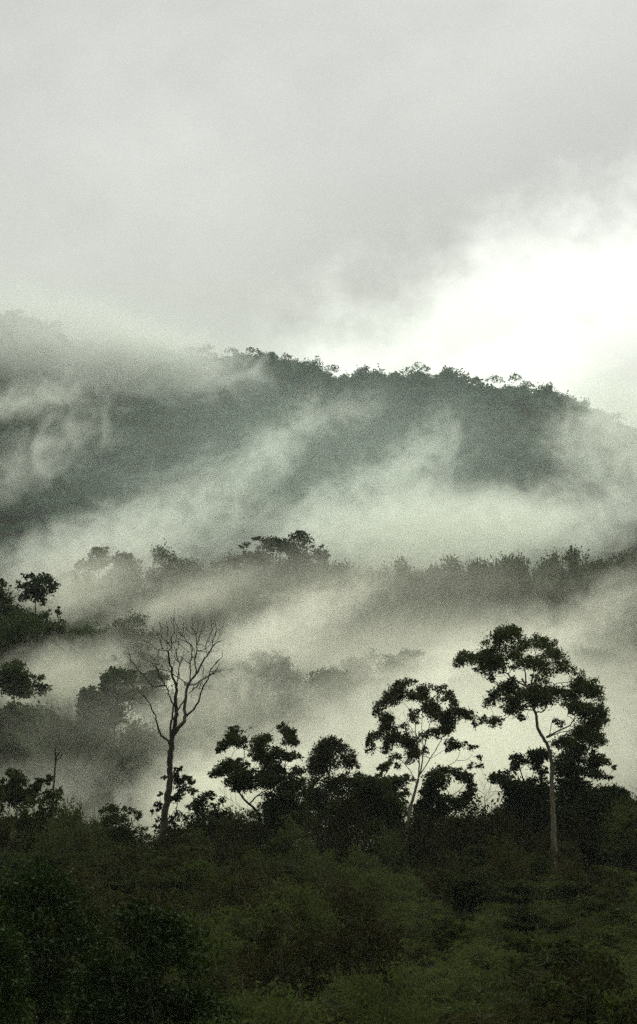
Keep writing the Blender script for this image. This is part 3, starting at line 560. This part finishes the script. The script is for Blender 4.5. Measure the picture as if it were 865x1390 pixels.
SKL, SKG = 'leafy bush on the upper edge of the thicket against the fog', 'bushes along the upper edge of the thicket'
row = [(-20, 1095, 90), (25, 1100, 80), (62, 1092, 70), (92, 1096, 60), (118, 1118, 50), (140, 1112, 50), (165, 1150, 60), (205, 1155, 60), (245, 1150, 60), (262, 1128, 50), (290, 1125, 55), (318, 1118, 50), (345, 1140, 50), (372, 1150, 60), (402, 1128, 60), (440, 1110, 70), (475, 1095, 60), (505, 1108, 60), (530, 1130, 60), (575, 1125, 60), (605, 1105, 60), (640, 1090, 70), (668, 1102, 60), (700, 1120, 70), (740, 1135, 60), (780, 1125, 70), (820, 1110, 80), (862, 1105, 90), (900, 1110, 80)]
for px, top, w in row:
    i = int(rng.integers(0, 6)); place(bushes[i], used, px, top - 12 + rng.uniform(-24, 12), rng.uniform(268, 300), w * 1.3, rng, BWd[i], BH[i], SKL, SKG)
for k in range(46):
    px = -30 + k * 20 + rng.uniform(-6, 6); i = int(rng.integers(0, 6)); place(bushes[i], used, px, 1142 + rng.uniform(-18, 12), rng.uniform(296, 304), rng.uniform(60, 90), rng, BWd[i], BH[i], SKL, SKG)
# low trees filling the gaps of the first tree line
FL, FG = 'low dark tree filling the tree line behind the thicket', 'low trees filling the first tree line'
fill = [proto('thicket_tree', 350 + i, FL, 'tree', FG, MF_near, **k) for i, k in enumerate([
  dict(H=9, W=8, base_frac=.2, ncl=34, leaf=.36, nleaf=190, flat=.7, rc=.22, tint=.2), dict(H=9, W=7, base_frac=.3, ncl=30, leaf=.34, nleaf=190, flat=.6, rc=.2, shape='umbrella', tint=.25),
  dict(H=9, W=6, base_frac=.15, ncl=30, leaf=.38, nleaf=170, flat=.9, rc=.25, tint=.2), dict(H=9, W=8, base_frac=.25, ncl=40, leaf=.28, nleaf=200, flat=.7, rc=.17, tint=.3)])]
usedt = set()
for px, top, w in [(-15, 1070, 90), (35, 1085, 60), (85, 1092, 60), (120, 1105, 50), (160, 1112, 50), (232, 1115, 60), (270, 1095, 60), (312, 1088, 60), (350, 1090, 60), (395, 1075, 70), (430, 1055, 70), (470, 1050, 70), (505, 1055, 60), (528, 1070, 60), (720, 1040, 80), (790, 1040, 80), (760, 1070, 90), (580, 1085, 70), (612, 1080, 60), (640, 1092, 60), (672, 1085, 60), (705, 1070, 70), (735, 1075, 70), (775, 1060, 80), (815, 1065, 80), (850, 1080, 80), (885, 1070, 80), (690, 1120, 60), (560, 1110, 60), (450, 1100, 70)]:
    i = int(rng.integers(0, 4)); place(fill[i], usedt, px, top, rng.uniform(306, 322), w * 1.2, rng, [8, 7, 6, 8][i], 9, FL, FG)
# rounded crowns stepping down towards the camera
SL, SG = 'rounded dark treetop rising out of the thicket in front of the first tree line', 'rounded treetops within the thicket'
for k in range(34):
    px = rng.uniform(-30, 895); top = rng.uniform(1135, 1270); 
    if px < 300: top = min(top, 1175) if px > 150 else 1150
    if 545 < px < 690 and top > 1190: continue
    d_ = float(np.interp(top, [1135, 1180, 1270], [262, 225, 165])); i = int(rng.integers(0, 4))
    place(fill[i], usedt, px, top, d_ + rng.uniform(-8, 8), rng.uniform(70, 120) * (1 + (262 - d_) / 200), rng, [8, 7, 6, 8][i], 9, SL, SG)
d = 262.
while d > 96:
    x = -M(d) * 500
    while x < M(d) * 500:
        x += rng.uniform(3.6, 6.4) * (.65 + d / 600.)
        dd = d + rng.uniform(-4, 4); i = int(rng.integers(0, 6)); px = 432.5 + x / dd * F
        H = rng.uniform(1.8, 3.4) + (2.6 if rng.random() < .3 else 0)
        if 540 < px < 720 and dd < 215: H *= .55            # a lower, lighter opening in the thicket
        if px < 330 and dd < 150: continue
        o = bushes[i] if bushes[i].name not in used else copy_tree(bushes[i]); used.add(bushes[i].name)
        s = rng.uniform(.65, 1.0) * (1.2 if H > 4 else 1)
        o.location = (x, dd, height(x, dd) - .15); o.scale = (s, s, H / BH[i]); o.rotation_euler = (0, 0, rng.uniform(0, 6.28)); o['label'] = BL; o['group'] = BG
    d -= 10.5 * (.6 + d / 500.)
# the near dark trees with glossy broad leaves, bottom left
def near_tree(label, px, top, d, W, seed, n=60):
    x = P(px, 1000, d)[0]; z0 = height(x, d); H = P(px, top, d)[2] - z0
    r = np.random.default_rng(seed); sk = Skel(); sk.part(); cr = Geo()
    pts = resample(np.array([[0, 0, -.5], [.2, .1, H * .3], [-.1, .2, H * .6], [.1, 0, H * .8]]), .5); sk.add(pts, np.linspace(.2, .07, len(pts)), 0, 7, r, .1)
    cc = []
    for i in range(n):
        a = r.uniform(0, 6.28); q = math.sqrt(r.uniform(0, 1)); zz = H * (.97 - .42 * q ** 2.2) - r.uniform(0, 1) ** 2 * H * .55
        c = np.array([math.cos(a) * q * W * .46, math.sin(a) * q * W * .46, max(.6, zz - .4)]); rr = np.array([1, 1, .75]) * r.uniform(.5, .95)
        clump(cr, c, rr, 190, .2, r, sub=7, tint=.3 + r.uniform(-.15, .15), droop=.7, aspect=.32); cc.append(c)
    sk.connect(cc, r, rtip=.015, rk=.018)
    return finish('broadleaf_tree', (x, d, z0), sk, cr, MB_dark, MF_gloss, label, 'tree')
near_tree('near blackish tree with glossy drooping leaves in the bottom left corner', 50, 1154, 112, 7.6, 401, 170)
near_tree('lower blackish tree with glossy leaves sloping towards the bottom centre', 205, 1208, 104, 5.8, 402, 120)
near_tree('blackish tree with glossy leaves cut by the left edge', -40, 1185, 104, 5, 403, 80)
# tangled ground cover between the bushes
def cover():
    r = np.random.default_rng(55); g = Geo(); n = 130000
    d = 92 + (330 - 92) * r.random(n) ** 1.1; x = (r.random(n) - .5) * (M(1) * 1040) * d
    lump = .9 + .8 * np.sin(x * .9 + 1.3 * np.sin(d * .31)) * np.sin(d * .55 + x * .2) + .5 * np.sin(x * 2.1 + d * .9)
    z = np.array([height(a, b) for a, b in zip(x[::1], d[::1])]) + np.clip(lump * .4, .1, 1.2) * r.random(n) ** .6
    leaves(g, np.column_stack([x, d, z]), .42, r, tint=np.clip(.45 + .25 * np.sin(x * .25 + 2) * np.sin(d * .13), 0, 1), droop=-.1, aspect=.35)
    tag(g.build('undergrowth', MF_bush), kind='stuff')
cover()

# ------------------------------------------------------------------ air: even haze and drifting mist
def vol_box(name, lo, hi, mat):
    lo = np.array(lo, float); hi = np.array(hi, float)
    q = np.array([[x, y, z] for z in (0, 1) for y in (0, 1) for x in (0, 1)], float)
    g = Geo(); g.add(lo + q * (hi - lo), [[0, 2, 3, 1], [4, 5, 7, 6], [0, 1, 5, 4], [2, 6, 7, 3], [0, 4, 6, 2], [1, 3, 7, 5]])
    return tag(g.build(name, mat), kind='stuff')
m, nt, N, L = new_mat('even_haze')
out = N.new('ShaderNodeOutputMaterial'); pv = N.new('ShaderNodeVolumePrincipled')
pv.inputs['Color'].default_value = (.86, .96, .88, 1); pv.inputs['Density'].default_value = HAZE; pv.inputs['Anisotropy'].default_value = .2
L.new(pv.outputs[0], out.inputs['Volume'])
vol_box('haze', (-2700, -230, -40), (2700, 4300, 460), m)

def mist_mat(name, sigma, nscale, thr, seed, col, stretch=2.2, ang=38.0, soft=.5, detail=4.0, dims=(1, 1, 1)):
    m, nt, N, L = new_mat(name)
    out = N.new('ShaderNodeOutputMaterial'); pv = N.new('ShaderNodeVolumePrincipled')
    pv.inputs['Color'].default_value = (*col, 1); pv.inputs['Anisotropy'].default_value = .25
    tc = N.new('ShaderNodeTexCoord')
    ln = N.new('ShaderNodeVectorMath'); ln.operation = 'LENGTH'; L.new(tc.outputs['Object'], ln.inputs[0])
    fall = N.new('ShaderNodeMapRange'); fall.interpolation_type = 'SMOOTHSTEP'
    fall.inputs['From Min'].default_value = .99; fall.inputs['From Max'].default_value = .0; fall.inputs['To Min'].default_value = 0; fall.inputs['To Max'].default_value = 1
    L.new(ln.outputs['Value'], fall.inputs['Value'])
    # noise in metres along the wisp's own axes, drawn out along its length
    mp = N.new('ShaderNodeMapping'); mp.inputs['Location'].default_value = (seed * 7.3, seed * 3.1, seed * 5.7)
    mp.inputs['Scale'].default_value = (dims[0] / stretch, dims[1], dims[2]); L.new(tc.outputs['Object'], mp.inputs[0])
    no = N.new('ShaderNodeTexNoise'); no.inputs['Scale'].default_value = 1.0 / nscale; no.inputs['Detail'].default_value = detail; no.inputs['Roughness'].default_value = .55
    no.inputs['Distortion'].default_value = 1.8
    L.new(mp.outputs[0], no.inputs['Vector'])
    # density = smooth( fall - thr*(1-noise') )
    a = N.new('ShaderNodeMapRange'); a.inputs['From Min'].default_value = .3; a.inputs['From Max'].default_value = .7; a.inputs['To Min'].default_value = thr; a.inputs['To Max'].default_value = 0; a.clamp = True
    L.new(no.outputs['Fac'], a.inputs['Value'])
    s = N.new('ShaderNodeMath'); s.operation = 'SUBTRACT'; L.new(fall.outputs[0], s.inputs[0]); L.new(a.outputs[0], s.inputs[1])
    r = N.new('ShaderNodeMapRange'); r.interpolation_type = 'SMOOTHSTEP'; r.inputs['From Min'].default_value = 0; r.inputs['From Max'].default_value = soft
    r.inputs['To Min'].default_value = 0; r.inputs['To Max'].default_value = sigma; L.new(s.outputs[0], r.inputs['Value'])
    L.new(r.outputs[0], pv.inputs['Density']); L.new(pv.outputs[0], out.inputs['Volume'])
    return m

def ico():
    me = bpy.data.meshes.new('mist_form')
    import bmesh
    bm = bmesh.new(); bmesh.ops.create_icosphere(bm, subdivisions=2, radius=1.0); bm.to_mesh(me); bm.free(); return me
ICO = ico()
NM = [0]
def mist(px, py, d, a, b, rot, dep, tau, ns=None, thr=.75, col=(.93, .95, .86), stretch=1.15, soft=.9, steps=12, detail=5.0, name='mist'):
    """mist bank: centre pixel and distance, half length a and half width b in photo px, tilt (deg, up to the right), half depth (m), optical depth"""
    NM[0] += 1
    k = M(d); c = P(px, py, d)
    A, B = a * k, b * k
    sig = tau / (dep * 1.1)
    mt = mist_mat(name + '_vapour', sig, (ns or 42) * k, thr, NM[0], col, stretch, soft=soft, detail=detail, dims=(A, dep, B))
    me = ICO.copy(); me.materials.clear(); me.materials.append(mt)
    o = bpy.data.objects.new(name, me); C.objects.link(o)
    o.location = c; o.scale = (A, dep, B); o.rotation_euler = (0, -math.radians(rot), 0)
    mt.cycles.volume_step_rate = max(.2, 2 * dep / steps / ((2 * A + 2 * dep + 2 * B) / 3 / 10.))
    tag(o, kind='stuff')
    return o
WARM = (.985, .99, .84); COOL = (.89, .925, .83); CLOUD = (.74, .77, .72); TEAL = (.84, .96, .88)
# the cloud lying over the left shoulder of the mountain
mist(40, 455, 1580, 420, 130, -6, 90, 3.0, ns=70, col=CLOUD, thr=.45, name='cloud_bank')
mist(205, 486, 1530, 275, 108, -8, 55, 5.0, ns=50, col=CLOUD, thr=.6, name='cloud_bank')
# veils and wisps climbing the mountain
mist(430, 640, 1350, 800, 330, 4, 90, .38, ns=140, col=TEAL, thr=.3, name='mist')
mist(50, 615, 1390, 260, 105, 30, 55, 1.5, ns=50, col=COOL, thr=.9)
mist(240, 690, 1370, 380, 110, 22, 50, 2.0, ns=50, col=COOL, thr=.85)
mist(370, 610, 1390, 220, 80, 44, 40, 1.4, ns=36, col=COOL, thr=.95)
mist(470, 560, 1400, 140, 60, 20, 40, 1.0, ns=30, col=COOL, thr=1.0)
mist(575, 625, 1390, 170, 95, 52, 45, 1.7, ns=36, col=COOL, thr=.9)
mist(480, 680, 1370, 280, 95, 30, 45, 2.2, ns=44, col=COOL, thr=.85)
mist(840, 625, 1420, 240, 140, -30, 60, 2.4, ns=45, col=COOL, thr=.75)
mist(620, 720, 1300, 560, 125, 3, 80, 4.0, ns=60, col=COOL, thr=.6)
mist(150, 745, 1300, 400, 110, 12, 70, 2.4, ns=50, col=COOL, thr=.75)
mist(860, 560, 1600, 190, 90, -25, 50, 2.4, col=COOL, thr=.6)
# over the middle ridge
mist(390, 850, 500, 330, 85, 28, 45, 2.4, ns=45, col=WARM, thr=.85)
mist(640, 905, 520, 420, 100, 20, 45, 2.4, ns=45, col=WARM, thr=.85)
mist(830, 820, 550, 190, 90, 35, 35, 1.0, col=WARM, thr=.7)
mist(240, 820, 560, 260, 60, 20, 35, .9, col=WARM, thr=.7)
mist(470, 895, 540, 800, 120, 4, 40, 1.2, ns=90, col=WARM, thr=.4)
mist(660, 975, 450, 620, 190, 8, 50, 2.4, ns=80, col=WARM, thr=.5)
mist(70, 930, 430, 240, 110, 20, 12, 1.3, ns=45, col=WARM, thr=.5)
mist(215, 940, 440, 180, 65, 40, 20, 1.8, ns=40, col=WARM, thr=.75)
# valley behind the first trees
mist(620, 1060, 365, 720, 190, 5, 32, 2.3, ns=70, col=WARM, thr=.55)
mist(290, 1080, 352, 280, 150, 20, 22, 2.8, ns=50, col=WARM, thr=.6)
mist(40, 1090, 340, 260, 130, 10, 14, .5, ns=50, col=WARM, thr=.5)
mist(430, 960, 338, 800, 150, 4, 12, .3, ns=80, col=WARM, thr=.4)
mist(270, 960, 415, 240, 100, 20, 7, .8, ns=40, col=WARM, thr=.6)
mist(430, 800, 570, 760, 125, 2, 18, .45, ns=60, col=WARM, thr=.4)
mist(90, 800, 500, 260, 110, 20, 25, 1.1, ns=45, col=WARM, thr=.6)
mist(30, 545, 1450, 230, 60, 8, 45, 1.3, ns=40, col=COOL, thr=.7)


# ------------------------------------------------------------------ sky and sun
w = bpy.data.worlds.new('World'); sc.world = w; w.use_nodes = True
nt = w.node_tree; N = nt.nodes; L = nt.links; N.clear()
out = N.new('ShaderNodeOutputWorld'); bg = N.new('ShaderNodeBackground'); bg.inputs['Strength'].default_value = .1
SUN_EL, SUN_AZ = math.radians(48), math.radians(28)     # behind the clouds, ahead and to the right
sky = N.new('ShaderNodeTexSky'); sky.sky_type = 'NISHITA'; sky.sun_disc = False; sky.sun_elevation = SUN_EL; sky.sun_rotation = SUN_AZ
tc = N.new('ShaderNodeTexCoord')
sep = N.new('ShaderNodeSeparateXYZ'); L.new(tc.outputs['Generated'], sep.inputs[0])
def math_(op, a, b=None, c=None):
    n = N.new('ShaderNodeMath'); n.operation = op
    for i, q in enumerate((a, b, c)):
        if q is None: continue
        if isinstance(q, (int, float)): n.inputs[i].default_value = q
        else: L.new(q, n.inputs[i])
    return n.outputs[0]
def ramp(val, a, b, lo, hi, smooth=True):
    n = N.new('ShaderNodeMapRange'); n.interpolation_type = 'SMOOTHSTEP' if smooth else 'LINEAR'
    n.inputs['From Min'].default_value = a; n.inputs['From Max'].default_value = b; n.inputs['To Min'].default_value = lo; n.inputs['To Max'].default_value = hi
    L.new(val, n.inputs['Value']); return n.outputs[0]
def noise(scale, detail, rough, loc, stretch=(1, 1, 1), rotz=0, dist=0):
    mp = N.new('ShaderNodeMapping'); mp.inputs['Location'].default_value = loc; mp.inputs['Scale'].default_value = stretch; mp.inputs['Rotation'].default_value = (0, rotz, 0)
    L.new(tc.outputs['Generated'], mp.inputs[0])
    n = N.new('ShaderNodeTexNoise'); n.inputs['Scale'].default_value = scale; n.inputs['Detail'].default_value = detail; n.inputs['Roughness'].default_value = rough; n.inputs['Distortion'].default_value = dist
    L.new(mp.outputs[0], n.inputs['Vector']); return n.outputs['Fac']
n1 = noise(9, 8, .62, (3.1, 0, 1.7))
n4 = noise(55, 6, .65, (2.1, 7, 1.7))
n2 = noise(26, 6, .6, (1.1, 2, 4.7), (1, 1, 1.5))
n3 = noise(3.2, 3, .5, (6.1, 2, .7))
elev = sep.outputs['Z']; azx = sep.outputs['X']
# brightness of the cloud deck: brighter towards the zenith, dim just above the hills and below the horizon
lum = ramp(elev, .05, .26, SKY_LOW, SKY_MID)
lum = math_('ADD', lum, ramp(elev, .25, 1.0, 0, SKY_ZEN))
lum = math_('MULTIPLY', lum, ramp(elev, -.25, .0, .12, 1))
lum = math_('MULTIPLY', lum, ramp(sep.outputs['Y'], -.9, .8, SKY_BACK, 1))
lum = math_('MULTIPLY', lum, math_('MULTIPLY_ADD', n3, .26, .87))
lum = math_('MULTIPLY', lum, math_('MULTIPLY_ADD', n1, .44, .78))
lum = math_('MULTIPLY', lum, math_('MULTIPLY_ADD', n2, .2, .9))
lum = math_('MULTIPLY', lum, math_('MULTIPLY_ADD', n4, .05, .975))
# thin bright break in the clouds: under a sloping edge, from the ridge up to the right
edge = math_('SUBTRACT', math_('MULTIPLY_ADD', azx, .42, .145), elev)      # > 0 beneath the edge
edge = math_('ADD', edge, math_('MULTIPLY', math_('SUBTRACT', n1, .5), .085))
edge = math_('ADD', edge, math_('MULTIPLY', math_('SUBTRACT', n2, .5), .035))
edge = math_('ADD', edge, math_('MULTIPLY', math_('SUBTRACT', n4, .5), .016))
band = math_('MULTIPLY', ramp(edge, -.06, -.015, 0, .12), ramp(azx, -.07, .03, 0, 1))     # the cloud is thickest along its rim
lum = math_('MULTIPLY', lum, math_('SUBTRACT', 1.0, band))
gap = ramp(edge, -.014, .034, 0, 1)
gap = math_('MULTIPLY', gap, ramp(azx, -.042, .006, 0, 1))
gap = math_('MULTIPLY', gap, ramp(azx, .2, .5, 1, 0))
low = math_('MULTIPLY', ramp(math_('MULTIPLY_ADD', math_('SUBTRACT', n2, .5), .05, azx), .075, .105, 0, .55), ramp(elev, .15, .12, 0, 1))
gap = math_('MULTIPLY', gap, math_('SUBTRACT', 1.0, low))
patch = math_('MULTIPLY', ramp(n2, .52, .62, 0, .25), ramp(elev, .135, .165, 1, 0))
gap = math_('MULTIPLY', gap, math_('SUBTRACT', 1.0, patch))
lum = math_('ADD', lum, math_('MULTIPLY', gap, GAP))
tint = N.new('ShaderNodeMix'); tint.data_type = 'RGBA'
tint.inputs[6].default_value = (.95, .99, .85, 1); tint.inputs[7].default_value = (.98, 1.0, .93, 1)
L.new(ramp(elev, .08, .2, 0, 1), tint.inputs[0])
vm = N.new('ShaderNodeVectorMath'); vm.operation = 'SCALE'; L.new(tint.outputs[2], vm.inputs[0]); L.new(math_('MULTIPLY', lum, 10.0), vm.inputs['Scale'])
mx = N.new('ShaderNodeMix'); mx.data_type = 'RGBA'; mx.inputs[0].default_value = .97       # the clouds let a little of the sky through
L.new(sky.outputs[0], mx.inputs[6]); L.new(vm.outputs[0], mx.inputs[7])
L.new(mx.outputs[2], bg.inputs['Color']); L.new(bg.outputs[0], out.inputs['Surface'])

sl = bpy.data.lights.new('sun', 'SUN'); sl.energy = SUNP; sl.angle = math.radians(20); sl.color = (1, .98, .9)
so = bpy.data.objects.new('sun', sl); C.objects.link(so)
dirv = Vector((math.sin(SUN_AZ) * math.cos(SUN_EL), math.cos(SUN_AZ) * math.cos(SUN_EL), math.sin(SUN_EL)))
so.rotation_euler = (-dirv).to_track_quat('-Z', 'Y').to_euler(); so.location = (60, 40, 500)

# ------------------------------------------------------------------ camera and render settings
cd = bpy.data.cameras.new('camera'); cd.sensor_fit = 'VERTICAL'; cd.sensor_height = 24; cd.lens = 24 * F / 1390.
cd.clip_start = 1; cd.clip_end = 9000
co = bpy.data.objects.new('camera', cd); C.objects.link(co)
co.location = CAM; co.rotation_euler = (math.pi / 2 + TH, 0, 0); sc.camera = co
sc.render.engine = 'CYCLES'
cy = sc.cycles
cy.volume_bounces = 3; cy.max_bounces = 5; cy.diffuse_bounces = 2; cy.glossy_bounces = 1; cy.transmission_bounces = 2; cy.transparent_max_bounces = 24
cy.volume_step_rate = 1; cy.volume_max_steps = 256; cy.use_denoising = DENOISE
cy.caustics_reflective = False; cy.caustics_refractive = False
sc.render.film_transparent = False
vs = sc.view_settings; vs.view_transform = 'Standard'; vs.look = 'None'; vs.exposure = EXPO; vs.gamma = 1; vs.use_curve_mapping = False
